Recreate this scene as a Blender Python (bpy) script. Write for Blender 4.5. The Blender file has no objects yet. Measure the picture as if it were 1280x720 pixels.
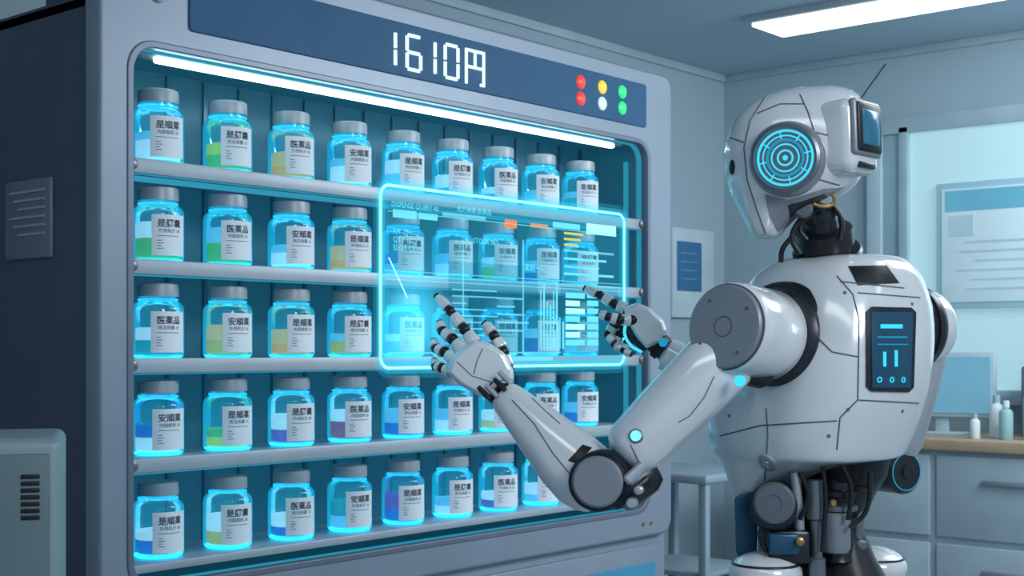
import bpy, bmesh, math, random
from mathutils import Vector, Matrix
from mathutils.bvhtree import BVHTree
random.seed(7)
scene = bpy.context.scene
try:
    scene.view_settings.view_transform = 'Standard'
except Exception:
    pass
FPX = 1700.0
F = Vector((.7585, .6517, 0)).normalized()
R = Vector((F.y, -F.x, 0))
Z = Vector((0, 0, 1))
C = Vector((0, -2.91, 1.3))

def W(px, py, d):
    return C + F*d + R*((px-640)/FPX*d) + Z*((435-py)/FPX*d)
def D(r, f, z=0):            # direction: right, away, up
    return (R*r + F*f + Z*z).normalized()

# ------------------------------------------------------------ materials
def mat(name, col, metal=0.0, rough=0.5, emit=None, es=0.0, var=0.06, scale=6.0, bump=0.0, coat=0.0, spec=.5):
    m = bpy.data.materials.new(name); m.use_nodes = True
    nt = m.node_tree; N = nt.nodes; L = nt.links
    b = N['Principled BSDF']
    tc = N.new('ShaderNodeTexCoord'); no = N.new('ShaderNodeTexNoise')
    no.inputs['Scale'].default_value = scale; no.inputs['Detail'].default_value = 3
    L.new(tc.outputs['Object'], no.inputs['Vector'])
    cr = N.new('ShaderNodeValToRGB')
    cr.color_ramp.elements[0].position = .3; cr.color_ramp.elements[1].position = .7
    cr.color_ramp.elements[0].color = (*[c*(1-var) for c in col], 1)
    cr.color_ramp.elements[1].color = (*[min(1, c*(1+var)) for c in col], 1)
    L.new(no.outputs['Fac'], cr.inputs['Fac']); L.new(cr.outputs['Color'], b.inputs['Base Color'])
    b.inputs['Metallic'].default_value = metal; b.inputs['Roughness'].default_value = rough
    b.inputs['Specular IOR Level'].default_value = spec
    if coat:
        b.inputs['Coat Weight'].default_value = coat; b.inputs['Coat Roughness'].default_value = .06
    if emit:
        b.inputs['Emission Color'].default_value = (*emit, 1); b.inputs['Emission Strength'].default_value = es
    return m

def emis(name, col, s):
    m = bpy.data.materials.new(name); m.use_nodes = True
    nt = m.node_tree; nt.nodes.clear()
    e = nt.nodes.new('ShaderNodeEmission'); o = nt.nodes.new('ShaderNodeOutputMaterial')
    e.inputs[0].default_value = (*col, 1); e.inputs[1].default_value = s
    nt.links.new(e.outputs[0], o.inputs[0]); return m

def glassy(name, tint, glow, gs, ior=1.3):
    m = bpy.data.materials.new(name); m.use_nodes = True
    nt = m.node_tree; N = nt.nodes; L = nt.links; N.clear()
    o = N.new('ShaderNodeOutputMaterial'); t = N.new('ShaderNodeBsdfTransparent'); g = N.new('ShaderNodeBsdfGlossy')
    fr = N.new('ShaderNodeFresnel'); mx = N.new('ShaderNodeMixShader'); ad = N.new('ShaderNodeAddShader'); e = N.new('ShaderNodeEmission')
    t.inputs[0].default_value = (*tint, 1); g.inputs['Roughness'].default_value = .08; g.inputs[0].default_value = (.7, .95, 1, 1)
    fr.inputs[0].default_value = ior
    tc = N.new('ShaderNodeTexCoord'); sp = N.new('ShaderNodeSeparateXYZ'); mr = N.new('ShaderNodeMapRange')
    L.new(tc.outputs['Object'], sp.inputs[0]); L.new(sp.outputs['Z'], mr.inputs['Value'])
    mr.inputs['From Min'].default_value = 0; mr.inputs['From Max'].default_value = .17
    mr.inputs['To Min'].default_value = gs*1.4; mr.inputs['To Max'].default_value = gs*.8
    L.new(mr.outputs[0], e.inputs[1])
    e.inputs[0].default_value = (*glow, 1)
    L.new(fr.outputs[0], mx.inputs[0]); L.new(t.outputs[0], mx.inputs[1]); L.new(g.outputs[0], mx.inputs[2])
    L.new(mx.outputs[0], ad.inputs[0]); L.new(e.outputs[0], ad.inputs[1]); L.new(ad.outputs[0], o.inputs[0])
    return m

M_white = mat('robot_white_shell', (.76, .77, .79), .12, .17, coat=.8, var=.02)
M_light = mat('robot_light_grey', (.47, .50, .54), .4, .28, var=.03)
M_grey = mat('robot_grey_metal', (.18, .20, .23), .6, .35)
M_disc = mat('robot_joint_disc', (.27, .29, .33), .3, .36, var=.03)
M_dark = mat('robot_dark_metal', (.035, .04, .05), .6, .3)
M_black = mat('robot_black_rubber', (.008, .009, .012), .1, .35)
M_navy = mat('robot_navy_plate', (.02, .09, .16), .3, .3)
M_seam = mat('robot_seam', (.08, .09, .11), .0, .6)
M_gold = mat('brass_fitting', (.5, .32, .12), .9, .3)
M_cy = emis('cyan_light', (.05, .62, .9), 1.3)
M_cyd = emis('cyan_dim', (.02, .3, .5), 1.0)
M_cyb = emis('cyan_bright', (.2, .8, 1), 1.3)

M_frame = mat('cabinet_steel', (.285, .33, .40), .3, .42, var=.03)
M_side = mat('cabinet_side_paint', (.075, .092, .13), .2, .5, var=.05)
M_edge = mat('cabinet_edge', (.18, .21, .27), .4, .4)
M_inner = mat('cabinet_liner_glow', (.03, .11, .16), .1, .55, emit=(.01, .13, .21), es=.30)  # liner emits teal itself, standing in for light inside the cabinet
M_shelf = mat('shelf_metal', (.44, .50, .56), .25, .45)
M_header = mat('header_panel', (.024, .105, .215), .0, .55, spec=.3)
M_dig = emis('display_digits', (.72, .97, 1), 1.3)
M_led = emis('led_strip', (.62, .95, 1), 7)
M_underglow = emis('cyan_underglow', (.06, .55, .85), .55)  # weak emitter that imitates cyan reflections under the shelves
M_rim = emis('cyan_rim', (.04, .42, .65), .62)

# ------------------------------------------------------------ mesh helpers
def empty(name, loc):
    e = bpy.data.objects.new(name, None); e.location = loc; e.empty_display_size = .1
    scene.collection.objects.link(e); return e
def link(o, parent):
    scene.collection.objects.link(o)
    if parent is not None:
        o.parent = parent
        o.matrix_parent_inverse = Matrix.Translation(-Vector(parent.location))
    return o
def finish(me, m, smooth=True, ang=38):
    if m: me.materials.append(m)
    if smooth:
        for p in me.polygons: p.use_smooth = True
        try: me.set_sharp_from_angle(angle=math.radians(ang))
        except Exception: pass
def mk(name, verts, faces, m, parent=None, smooth=True, sub=0, ang=38):
    me = bpy.data.meshes.new(name)
    me.from_pydata([tuple(v) for v in verts], [], faces)
    bm = bmesh.new(); bm.from_mesh(me); bmesh.ops.recalc_face_normals(bm, faces=bm.faces); bm.to_mesh(me); bm.free()
    finish(me, m, smooth, ang)
    o = bpy.data.objects.new(name, me); link(o, parent)
    if sub:
        s = o.modifiers.new('sub', 'SUBSURF'); s.levels = sub; s.render_levels = sub
    return o
def rings_mesh(rings):
    n = len(rings[0]); v = []; f = []
    for r in rings: v += r
    for i in range(len(rings)-1):
        for j in range(n):
            k = (j+1) % n
            f.append((i*n+j, i*n+k, (i+1)*n+k, (i+1)*n+j))
    f.append(tuple(range(n-1, -1, -1))); f.append(tuple(range((len(rings)-1)*n, len(rings)*n)))
    return v, f
def ring(c, u, v, ru, rv, n=32, e=2.0):
    out = []
    for i in range(n):
        t = 2*math.pi*i/n; ct = math.cos(t); st = math.sin(t)
        out.append(c + u*(ru*math.copysign(abs(ct)**(2/e), ct)) + v*(rv*math.copysign(abs(st)**(2/e), st)))
    return out
def perp(a):
    t = Z if abs(a.z) < .9 else Vector((1, 0, 0))
    u = a.cross(t).normalized(); return u, a.cross(u).normalized()
def lathe(name, o, ax, prof, m, parent=None, n=40, ang=38):
    ax = ax.normalized(); u, v = perp(ax)
    rs = [ring(o+ax*s, u, v, max(r, .0002), max(r, .0002), n) for s, r in prof]
    vv, ff = rings_mesh(rs); return mk(name, vv, ff, m, parent, ang=ang)
def seg(name, a, b, prof, m, parent=None, n=32):   # prof in fraction of length
    d = (b-a); L = d.length
    return lathe(name, a, d, [(s*L, r) for s, r in prof], m, parent, n)
def box(name, c, s, m, parent=None, ax=None, bev=0.004, segs=2, smooth=True):
    if ax is None: ax = (Vector((1, 0, 0)), Vector((0, 1, 0)), Z)
    bm = bmesh.new(); bmesh.ops.create_cube(bm, size=1)
    for v in bm.verts: v.co = Vector((v.co.x*s[0], v.co.y*s[1], v.co.z*s[2]))
    if bev > 0:
        bmesh.ops.bevel(bm, geom=bm.edges[:], offset=min(bev, min(s)*.45), segments=segs, affect='EDGES', profile=.5)
    for v in bm.verts: v.co = c + ax[0]*v.co.x + ax[1]*v.co.y + ax[2]*v.co.z
    bmesh.ops.recalc_face_normals(bm, faces=bm.faces)
    me = bpy.data.meshes.new(name); bm.to_mesh(me); bm.free(); finish(me, m, smooth, 45)
    o = bpy.data.objects.new(name, me); return link(o, parent)
def bx(name, x0, x1, y0, y1, z0, z1, m, parent=None, bev=.003):
    return box(name, Vector(((x0+x1)/2, (y0+y1)/2, (z0+z1)/2)), (x1-x0, y1-y0, z1-z0), m, parent, bev=bev)
def sph(name, c, r, m, parent=None, ax=None, s=(1, 1, 1)):
    if ax is None: ax = (Vector((1, 0, 0)), Vector((0, 1, 0)), Z)
    bm = bmesh.new(); bmesh.ops.create_uvsphere(bm, u_segments=24, v_segments=14, radius=r)
    for v in bm.verts: v.co = c + ax[0]*v.co.x*s[0] + ax[1]*v.co.y*s[1] + ax[2]*v.co.z*s[2]
    me = bpy.data.meshes.new(name); bm.to_mesh(me); bm.free(); finish(me, m, True, 80)
    return link(bpy.data.objects.new(name, me), parent)
def wire(name, pts, r, m, parent=None, cyc=False, kind='POLY'):
    cu = bpy.data.curves.new(name, 'CURVE'); cu.dimensions = '3D'; cu.bevel_depth = r; cu.bevel_resolution = 3; cu.use_fill_caps = True
    if kind == 'POLY':
        s = cu.splines.new('POLY'); s.points.add(len(pts)-1)
        for p, q in zip(s.points, pts): p.co = (*q, 1)
    else:
        s = cu.splines.new('BEZIER'); s.bezier_points.add(len(pts)-1)
        for p, q in zip(s.bezier_points, pts):
            p.co = q; p.handle_left_type = p.handle_right_type = 'AUTO'
    s.use_cyclic_u = cyc
    cu.materials.append(m)
    return link(bpy.data.objects.new(name, cu), parent)
def rr(x0, y0, x1, y1, r, n=8):
    out = []
    for cx, cy, a0 in ((x1-r, y1-r, 0), (x0+r, y1-r, 90), (x0+r, y0+r, 180), (x1-r, y0+r, 270)):
        for i in range(n+1):
            a = math.radians(a0+90*i/n); out.append((cx+r*math.cos(a), cy+r*math.sin(a)))
    return out
def plate(name, outer, holes, y0, t, m, parent=None, bev=.004):
    cu = bpy.data.curves.new(name, 'CURVE'); cu.dimensions = '2D'; cu.fill_mode = 'BOTH'
    cu.extrude = max(t/2-bev, .0001); cu.bevel_depth = bev; cu.bevel_resolution = 2; cu.offset = -bev
    for lp in [outer]+holes:
        s = cu.splines.new('POLY'); s.points.add(len(lp)-1); s.use_cyclic_u = True
        for p, q in zip(s.points, lp): p.co = (q[0], q[1], 0, 1)
    ob = bpy.data.objects.new('tmp', cu); scene.collection.objects.link(ob)
    dg = bpy.context.evaluated_depsgraph_get()
    me = bpy.data.meshes.new_from_object(ob.evaluated_get(dg)); bpy.data.objects.remove(ob)
    for v in me.vertices: v.co = Vector((v.co.x, y0+t/2-v.co.z, v.co.y))
    me.materials.clear(); finish(me, m, True, 30)
    me.name = name
    return link(bpy.data.objects.new(name, me), parent)
def textmesh(body, size, align='CENTER', bold=0.0):
    cu = bpy.data.curves.new('t', 'FONT'); cu.body = body; cu.size = size; cu.align_x = align; cu.offset = bold; cu.resolution_u = 2
    ob = bpy.data.objects.new('tmp', cu); scene.collection.objects.link(ob)
    dg = bpy.context.evaluated_depsgraph_get()
    me = bpy.data.meshes.new_from_object(ob.evaluated_get(dg)); bpy.data.objects.remove(ob)
    return me
def bvh_of(o):
    dg = bpy.context.evaluated_depsgraph_get(); dg.update()
    e = o.evaluated_get(dg); me = e.to_mesh()
    t = BVHTree.FromPolygons([o.matrix_world @ v.co for v in me.vertices], [tuple(p.vertices) for p in me.polygons])
    e.to_mesh_clear(); return t
def hit(t, px, py):
    dr = (W(px, py, 1)-C).normalized()
    loc, nor, _, _ = t.ray_cast(C, dr)
    if loc is None: return None, None
    if nor.dot(dr) > 0: nor = -nor
    return loc, nor
def seamline(name, t, pts, r, m, parent):
    out = []
    for i in range(len(pts)-1):
        (x0, y0), (x1, y1) = pts[i], pts[i+1]
        n = max(2, int(math.hypot(x1-x0, y1-y0)/5))
        for k in range(n + (1 if i == len(pts)-2 else 0)):
            l, nr = hit(t, x0+(x1-x0)*k/n, y0+(y1-y0)*k/n)
            if l is not None: out.append(l+nr*.0002)
    if len(out) > 1: return wire(name, out, r, m, parent)
def patch(name, t, poly, off, m, parent):
    cx = sum(p[0] for p in poly)/len(poly); cy = sum(p[1] for p in poly)/len(poly)
    pts = []
    for i in range(len(poly)):
        a, b = poly[i], poly[(i+1) % len(poly)]
        for k in range(4): pts.append((a[0]+(b[0]-a[0])*k/4, a[1]+(b[1]-a[1])*k/4))
    v = []; f = []; n = len(pts)
    for s in (1.0, 1.0, .75, .5, .25):
        for p in pts:
            l, nr = hit(t, cx+(p[0]-cx)*s, cy+(p[1]-cy)*s)
            if l is None: return None
            v.append(l+nr*(off if len(v) >= n else -.002))
    l, nr = hit(t, cx, cy); v.append(l+nr*off)
    for i in range(4):
        for j in range(n):
            k = (j+1) % n; f.append((i*n+j, i*n+k, (i+1)*n+k, (i+1)*n+j))
    for j in range(n): f.append((4*n+j, 4*n+(j+1) % n, 5*n))
    return mk(name, v, f, m, parent)

# ============================================================ ROOM
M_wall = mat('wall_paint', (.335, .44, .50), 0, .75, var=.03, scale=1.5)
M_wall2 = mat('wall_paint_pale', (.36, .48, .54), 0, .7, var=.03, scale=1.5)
M_ceil = mat('ceiling_paint', (.42, .54, .64), 0, .8, var=.03, scale=1)
M_floor = mat('floor_vinyl', (.28, .34, .38), 0, .3, var=.08, scale=2)
M_trim = mat('trim_paint', (.42, .52, .57), 0, .5)
XR, YB, H = 6.45, 1.09, 2.8
bx('floor', -2, XR+.1, -5.5, YB+.1, -.1, 0, M_floor, bev=0)
bx('ceiling', -2, XR+.1, -5.5, YB+.1, H, H+.1, M_ceil, bev=0)
bx('wall_back', -2, XR+.1, YB, YB+.1, 0, H, M_wall, bev=0)
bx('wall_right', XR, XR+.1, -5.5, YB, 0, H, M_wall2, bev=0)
bx('trim_1', -2, XR, YB-.02, YB, H-.04, H, M_trim)
bx('trim_2', XR-.02, XR, -5.5, YB-.02, H-.04, H, M_trim)
bx('baseboard_back', -2, XR, YB-.015, YB, 0, .1, M_trim)
bx('baseboard_right', XR-.015, XR, -5.5, YB-.015, 0, .1, M_trim)
win = empty('window_1', (XR-.02, -1.4, 1.7))
M_pane = mat('frosted_pane', (.38, .55, .60), 0, .3, emit=(.42, .66, .72), es=.56, var=.05, scale=1)
M_wf = mat('window_frame', (.46, .60, .67), .1, .4)
M_mull = mat('window_mullion', (.36, .50, .56), .1, .4)
y0w, y1w, z0w, z1w = -3.0, .17, 1.08, 2.40
bx('pane', XR-.02, XR-.005, y0w, y1w, z0w, z1w, M_pane, win)
for nm, a in (('rail_top', (y0w-.05, y1w+.05, z1w-.03, z1w+.05)), ('rail_bottom', (y0w-.05, y1w+.05, z0w-.05, z0w+.02)),
              ('stile_1', (y1w-.03, y1w+.05, z0w, z1w)), ('stile_2', (y0w-.05, y0w+.03, z0w, z1w)),
              ('mullion', (-.0, .05, z0w, z1w)), ('mullion_2', (-1.5, -1.44, z0w, z1w))):
    bx(nm, XR-.05, XR-.001, a[0], a[1], a[2], a[3], M_mull if 'mull' in nm else M_wf, win)
bx('blind_panel', XR-.03, XR-.018, .05, .14, z0w, z1w, mat('blind_teal', (.30, .46, .53), 0, .6), win)
ch = empty('wall_poster', (XR-.06, -.6, 1.8))
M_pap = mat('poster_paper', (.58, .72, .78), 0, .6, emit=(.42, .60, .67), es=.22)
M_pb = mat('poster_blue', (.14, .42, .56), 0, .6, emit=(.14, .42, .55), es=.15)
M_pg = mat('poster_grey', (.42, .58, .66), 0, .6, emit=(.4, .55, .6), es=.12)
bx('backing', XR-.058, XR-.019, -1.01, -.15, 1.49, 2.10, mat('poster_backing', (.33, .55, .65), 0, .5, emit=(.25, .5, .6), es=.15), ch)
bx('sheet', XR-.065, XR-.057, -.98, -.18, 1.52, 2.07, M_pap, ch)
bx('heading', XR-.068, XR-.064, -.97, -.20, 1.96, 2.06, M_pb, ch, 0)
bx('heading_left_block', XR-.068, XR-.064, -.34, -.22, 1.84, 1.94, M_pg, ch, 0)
for i in range(6):
    z = 1.81-i*.045
    bx('text_line_%d' % (i+1), XR-.068, XR-.064, -.9, -.25-random.random()*.15, z-.005, z+.005, M_pg, ch, 0)
nb = empty('notice_poster', (6.1, YB-.02, 1.7))
bx('board', 5.9, 6.3, YB-.03, YB+.002, 1.46, 1.93, mat('board_pale', (.50, .61, .67), 0, .5), nb)
bx('sheet', 5.94, 6.17, YB-.036, YB-.028, 1.60, 1.86, mat('notice_navy', (.04, .16, .34), 0, .5), nb)
M_nt = mat('notice_text', (.15, .3, .48), 0, .5)
for i in range(4):
    bx('text_line_%d' % (i+1), 5.97, 6.12, YB-.039, YB-.034, 1.66+i*.045, 1.667+i*.045, M_nt, nb, 0)
M_cl = emis('ceiling_tube', (.86, .97, 1), 3.0)
def ceil_light(x0, x1, y0, y1):
    e = empty('ceiling_light', ((x0+x1)/2, (y0+y1)/2, H-.03))
    bx('housing', x0-.03, x1+.03, y0-.03, y1+.03, H-.03, H, M_trim, e)
    bx('diffuser', x0, x1, y0, y1, H-.045, H-.025, M_cl, e)
ceil_light(5.38, 5.66, -1.9, .28)
ceil_light(2.9, 3.3, -4.2, -2.2)  # added panel out of view, lights the robot
ceil_light(.1, .5, -4.2, -1.6)  # another added panel out of view, for extra light
ct = empty('counter', (6.1, -1, 0))
M_wood = mat('counter_wood', (.46, .33, .22), 0, .45, var=.12, scale=9)
M_cab = mat('counter_front', (.33, .42, .47), 0, .5)
M_drf = mat('drawer_face', (.36, .45, .50), 0, .45)
bx('worktop', 5.74, XR-.005, -2.6, .32, .85, .90, M_wood, ct, .008)
bx('carcass', 5.78, XR-.005, -2.58, .30, 0, .85, M_cab, ct)
for i in range(4):
    yy = .28-i*.7
    for k, (za, zb) in enumerate(((.47, .83), (.08, .44))):
        bx('drawer_%d_%d' % (i+1, k+1), 5.765, 5.785, yy-.67, yy, za, zb, M_drf, ct, .006)
        bx('handle_%d_%d' % (i+1, k+1), 5.74, 5.765, yy-.46, yy-.21, zb-.12, zb-.098, M_disc, ct)
mo = empty('computer_monitor', (6.1, -.3, .9))
ma = Matrix.Rotation(.15, 3, 'Z')
max_ = (ma @ Vector((1, 0, 0)), ma @ Vector((0, 1, 0)), Z)
M_mon = mat('monitor_shell', (.42, .54, .60), .1, .4)
box('shell', Vector((6.1, -.3, 1.13)), (.035, .50, .30), M_mon, mo, max_, .01)
box('screen', Vector((6.08, -.3, 1.13)), (.006, .46, .26), mat('screen_blue', (.12, .28, .38), 0, .2, emit=(.14, .34, .45), es=.5), mo, max_, 0)
box('neck', Vector((6.12, -.3, .96)), (.03, .06, .12), M_mon, mo, max_)
box('foot', Vector((6.12, -.3, .906)), (.16, .24, .012), M_mon, mo, max_)
def small_bottle(name, x, y, z, r, h, m, mc):
    e = empty(name, (x, y, z))
    lathe('body', Vector((x, y, z)), Z, [(0, r*.9), (.004, r), (h*.68, r), (h*.76, r*.8), (h*.8, r*.45), (h*.84, r*.45)], m, e, 24)
    lathe('cap', Vector((x, y, z+h*.83)), Z, [(0, r*.5), (h*.16, r*.48), (h*.17, r*.42)], mc, e, 24)
M_bw = mat('white_plastic', (.68, .76, .78), 0, .4); M_bt = mat('teal_plastic', (.3, .5, .54), 0, .4)
small_bottle('pump_bottle', 5.95, -.79, .9, .05, .26, M_bw, M_trim)
small_bottle('pump_bottle', 5.9, -.68, .9, .03, .17, M_bt, M_bw)
small_bottle('pump_bottle', 6.0, -.60, .9, .032, .19, M_bw, M_bt)
small_bottle('pump_bottle', 5.88, -.55, .9, .022, .11, M_bw, M_bt)
e = empty('desk_printer', (6.25, -.75, .9))
bx('body', 6.12, 6.4, -1.1, -.66, .9, 1.22, mat('printer_dark', (.13, .19, .25), .1, .4), e, .015)
bx('tray', 6.06, 6.14, -1.04, -.78, .95, .97, M_grey, e)
st = empty('side_table', (4.95, .35, 0))
M_st = mat('stool_paint', (.30, .39, .45), .1, .5)
bx('top', 4.72, 5.18, .1, .58, .74, .78, M_st, st, .012)
for i, (x, y) in enumerate(((4.75, .13), (5.15, .13), (4.75, .55), (5.15, .55))):
    bx('leg_%d' % (i+1), x-.018, x+.018, y-.018, y+.018, 0, .745, M_st, st)
bx('lower_shelf', 4.75, 5.15, .13, .55, .35, .37, M_st, st)

# ============================================================ CABINET
X0, X1 = 1.852, 4.32
OX0, OX1, OZ0, OZ1 = 1.94, 4.165, .70, 2.06
YBK = .85; IY = .30
cab = empty('medicine_dispensing_cabinet', ((X0+X1)/2, .4, 0))
plate('front_frame', rr(X0, .60, X1, 2.33, .06), [rr(OX0, OZ0, OX1, OZ1, .07)], 0, .07, M_frame, cab, .010)
plate('front_frame_lip', rr(OX0-.012, OZ0-.012, OX1+.012, OZ1+.012, .078), [rr(OX0+.006, OZ0+.006, OX1-.006, OZ1-.006, .065)], -.004, .03, M_edge, cab, .003)
plate('cyan_rim_strip', rr(OX0+.001, OZ0+.001, OX1-.001, OZ1-.001, .068), [rr(OX0+.008, OZ0+.008, OX1-.008, OZ1-.008, .06)], .030, .02, M_rim, cab, .002)
bx('side_left', X0+.005, X0+.06, .07, YBK, .02, 2.17, M_side, cab, .004)
bx('side_right', X1-.06, X1-.005, .07, YBK, .02, 2.17, M_side, cab, .004)
bx('top', X0+.005, X1-.005, .07, YBK, 2.14, 2.175, M_side, cab, .004)
bx('back', X0+.005, X1-.005, YBK-.03, YBK, .02, 2.17, M_side, cab, .004)
bx('header_box', X0+.03, X1-.03, .065, .3, 2.10, 2.31, M_side, cab, .004)
bx('lower_body', X0+.005, X1-.005, .03, YBK-.03, .06, .60, M_frame, cab, .006)
bx('plinth', X0+.04, X1-.04, .06, YBK-.05, 0, .07, M_side, cab)
for i in range(2):
    xa = X0+.03+i*(X1-X0-.04)/2
    bx('lower_door_%d' % (i+1), xa, xa+(X1-X0-.08)/2, .012, .034, .08, .565, M_frame, cab, .006)
bx('lower_display', 3.80, 4.22, .004, .014, .36, .50, mat('lower_display_blue', (.05, .22, .36), .1, .3, emit=(.03, .18, .3), es=.3), cab, .003)
bx('collection_slot', 2.15, 2.9, .004, .014, .28, .46, M_header, cab, .003)
bx('liner_back', OX0-.01, OX1+.01, IY, IY+.02, OZ0-.02, OZ1+.02, M_inner, cab, 0)
bx('liner_left', OX0-.03, OX0-.004, .06, IY, OZ0-.02, OZ1+.02, M_inner, cab, 0)
bx('liner_right', OX1+.004, OX1+.03, .06, IY, OZ0-.02, OZ1+.02, M_inner, cab, 0)
bx('liner_top', OX0-.03, OX1+.03, .06, IY, OZ1+.004, OZ1+.03, M_inner, cab, 0)
bx('liner_bottom', OX0-.03, OX1+.03, .06, IY+.02, OZ0-.05, OZ0-.004, M_inner, cab, 0)
M_rib = mat('liner_rib', (.05, .17, .24), .2, .4)
for i in range(18):
    x = OX0+.06+i*.125
    bx('back_rib_%d' % (i+1), x, x+.012, IY-.008, IY+.002, OZ0, OZ1, M_rib, cab, 0)
bx('led_batten', OX0+.06, OX1-.08, .060, .105, OZ1-.014, OZ1+.004, M_shelf, cab, .004)
bx('led_tube', OX0+.11, OX1-.14, .050, .072, OZ1-.028, OZ1-.010, M_led, cab, .007)
shelf_z = [1.774, 1.52, 1.27, 1.018, .752]
for i, z in enumerate(shelf_z):
    bx('shelf_%d' % (i+1), OX0-.002, OX1+.002, .035, IY-.002, z-.022, z, M_shelf, cab, .003)
    if i < 4:
        bx('shelf_lip_%d' % (i+1), OX0, OX1, .022, .040, z-.034, z+.004, M_shelf, cab, .004)
        bx('shelf_glow_edge_%d' % (i+1), OX0+.01, OX1-.01, .026, .036, z-.0375, z-.0345, M_rim, cab, 0)  # glowing sliver paints the cyan light on the lip's underside
        bx('shelf_underglow_%d' % (i+1), OX0+.03, OX1-.03, .16, .24, z-.026, z-.0215, M_underglow, cab, 0)  # added glowing strip, reads as cyan light reflected under the shelf
        for k, x in enumerate((OX0+.016, OX1-.016)):
            lathe('bracket_%d_%d' % (i+1, k+1), Vector((x, .03, z-.014)), Vector((0, -1, 0)), [(0, .014), (.016, .014), (.018, .01)], M_grey, cab, 16)
bx('right_led_column', OX1-.008, OX1-.001, .09, .11, OZ0+.06, OZ1-.06, M_rim, cab, .002)
plate('header_display', rr(2.11, 2.115, 4.145, 2.275, .012), [], -.006, .014, M_header, cab, .003)
yd = -.010
def seg_box(nm, x0, x1, z0, z1): bx(nm, x0, x1, yd-.003, yd+.003, z0, z1, M_dig, cab, .001)
SEG = {'a': (0, 1, 1, 1), 'd': (0, 1, 0, 0), 'g': (0, 1, .5, .5), 'f': (0, 0, .5, 1), 'e': (0, 0, 0, .5), 'b': (1, 1, .5, 1), 'c': (1, 1, 0, .5)}
dw, dh, th, zb = .058, .102, .010, 2.139
def glyph(nm, x, segs):
    for s in segs:
        a = SEG[s]
        xa, xb, za, zb2 = x+a[0]*dw, x+a[1]*dw, zb+a[2]*dh, zb+a[3]*dh
        if s in 'adg': seg_box('digit_%s_%s' % (nm, s), xa+.004, xb-.004, za-th/2, za+th/2)
        else: seg_box('digit_%s_%s' % (nm, s), xa-th/2, xa+th/2, za+.003, zb2-.003)
glyph('1', 2.785, 'bc'); glyph('2', 2.892, 'afgedc'); glyph('3', 2.955, 'bc'); glyph('4', 3.058, 'abcdef')
x = 3.150
for k, (a, b, c_, d_) in enumerate(((0, .009, -.006, .106), (.082, .091, -.006, .106), (0, .091, .097, .106), (0, .091, .045, .054), (.041, .050, .05, .1), (.07, .091, -.006, .003))):
    seg_box('yen_stroke_%d' % (k+1), x+a, x+b, zb+c_-.0, zb+d_)
cols = {'red': (.95, .05, .04), 'yel': (.95, .6, .05), 'grn': (.03, .75, .2), 'wht': (.6, .75, .8)}
for k, (x, z, c_) in enumerate(((3.746, 2.226, 'red'), (3.871, 2.226, 'yel'), (3.991, 2.226, 'grn'), (3.746, 2.168, 'red'), (3.871, 2.168, 'wht'), (3.991, 2.168, 'grn'))):
    cc = cols[c_]
    lathe('status_lamp_%d' % (k+1), Vector((x, -.004, z)), Vector((0, -1, 0)), [(0, .024), (.004, .024), (.009, .019), (.011, .008)],
          mat('lamp_'+c_, cc, 0, .3, emit=cc, es=.55), cab, 24)
lathe('lock_knob', Vector((2.02, -.002, 2.19)), Vector((0, -1, 0)), [(0, .02), (.006, .02), (.009, .015), (.009, .01)], M_light, cab, 24)
for k in range(2):
    lathe('indicator_%d' % (k+1), Vector((4.13+k*.05, 0, .648)), Vector((0, -1, 0)), [(0, .008), (.004, .007)], M_gold, cab, 16)
M_tag = mat('tag_paint', (.17, .195, .24), .1, .5); M_tagt = mat('tag_text', (.36, .39, .44), 0, .5)
bx('side_tag', X0-.006, X0+.006, .215, .44, 1.53, 1.735, M_tag, cab, .006)
for i in range(6):
    bx('tag_line_%d' % (i+1), X0-.009, X0-.005, .24, .41-.02*(i % 3), 1.70-i*.022, 1.706-i*.022, M_tagt, cab, 0)

# ---- bottles
bt = empty('medicine_bottles', ((OX0+OX1)/2, .12, shelf_z[-1]))
rB = .067
def lathe_data(name, prof, m, n=36, grooves=0):
    rs = []
    for z, r in prof:
        rg = []
        for i in range(n):
            t = 2*math.pi*i/n; rr_ = r*(1-(.018 if grooves and i % 2 and .158 < z < .190 else 0))
            rg.append(Vector((rr_*math.cos(t), rr_*math.sin(t), z)))
        rs.append(rg)
    v, f = rings_mesh(rs); me = bpy.data.meshes.new(name); me.from_pydata([tuple(p) for p in v], [], f)
    bm = bmesh.new(); bm.from_mesh(me); bmesh.ops.recalc_face_normals(bm, faces=bm.faces); bm.to_mesh(me); bm.free()
    finish(me, m, True, 40); return me
G = glassy('bottle_glass_glow', (.68, .92, .97), (.02, .46, .70), .125, 1.45)  # cyan emission, stronger low down, imitates backlight through the glass
G2 = glassy('bottle_glass_glow_strong', (.40, .80, .92), (.06, .60, .85), .36, 1.45)  # same backlight imitation, brighter, for base and collar
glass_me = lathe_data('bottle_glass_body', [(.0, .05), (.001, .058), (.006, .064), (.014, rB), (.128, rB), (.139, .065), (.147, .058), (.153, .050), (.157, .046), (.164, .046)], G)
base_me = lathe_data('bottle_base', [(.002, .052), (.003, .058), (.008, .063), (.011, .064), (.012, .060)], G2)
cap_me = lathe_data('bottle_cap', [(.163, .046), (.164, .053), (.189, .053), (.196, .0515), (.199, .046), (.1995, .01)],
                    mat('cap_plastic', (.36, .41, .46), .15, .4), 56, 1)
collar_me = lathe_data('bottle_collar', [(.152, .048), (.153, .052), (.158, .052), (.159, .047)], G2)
M_label = mat('label_paper', (.72, .77, .82), 0, .6, emit=(.5, .6, .68), es=.12, var=.02)
M_ink = mat('label_ink', (.02, .03, .06), 0, .6); M_ink2 = mat('label_ink_grey', (.16, .20, .26), 0, .6)
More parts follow.
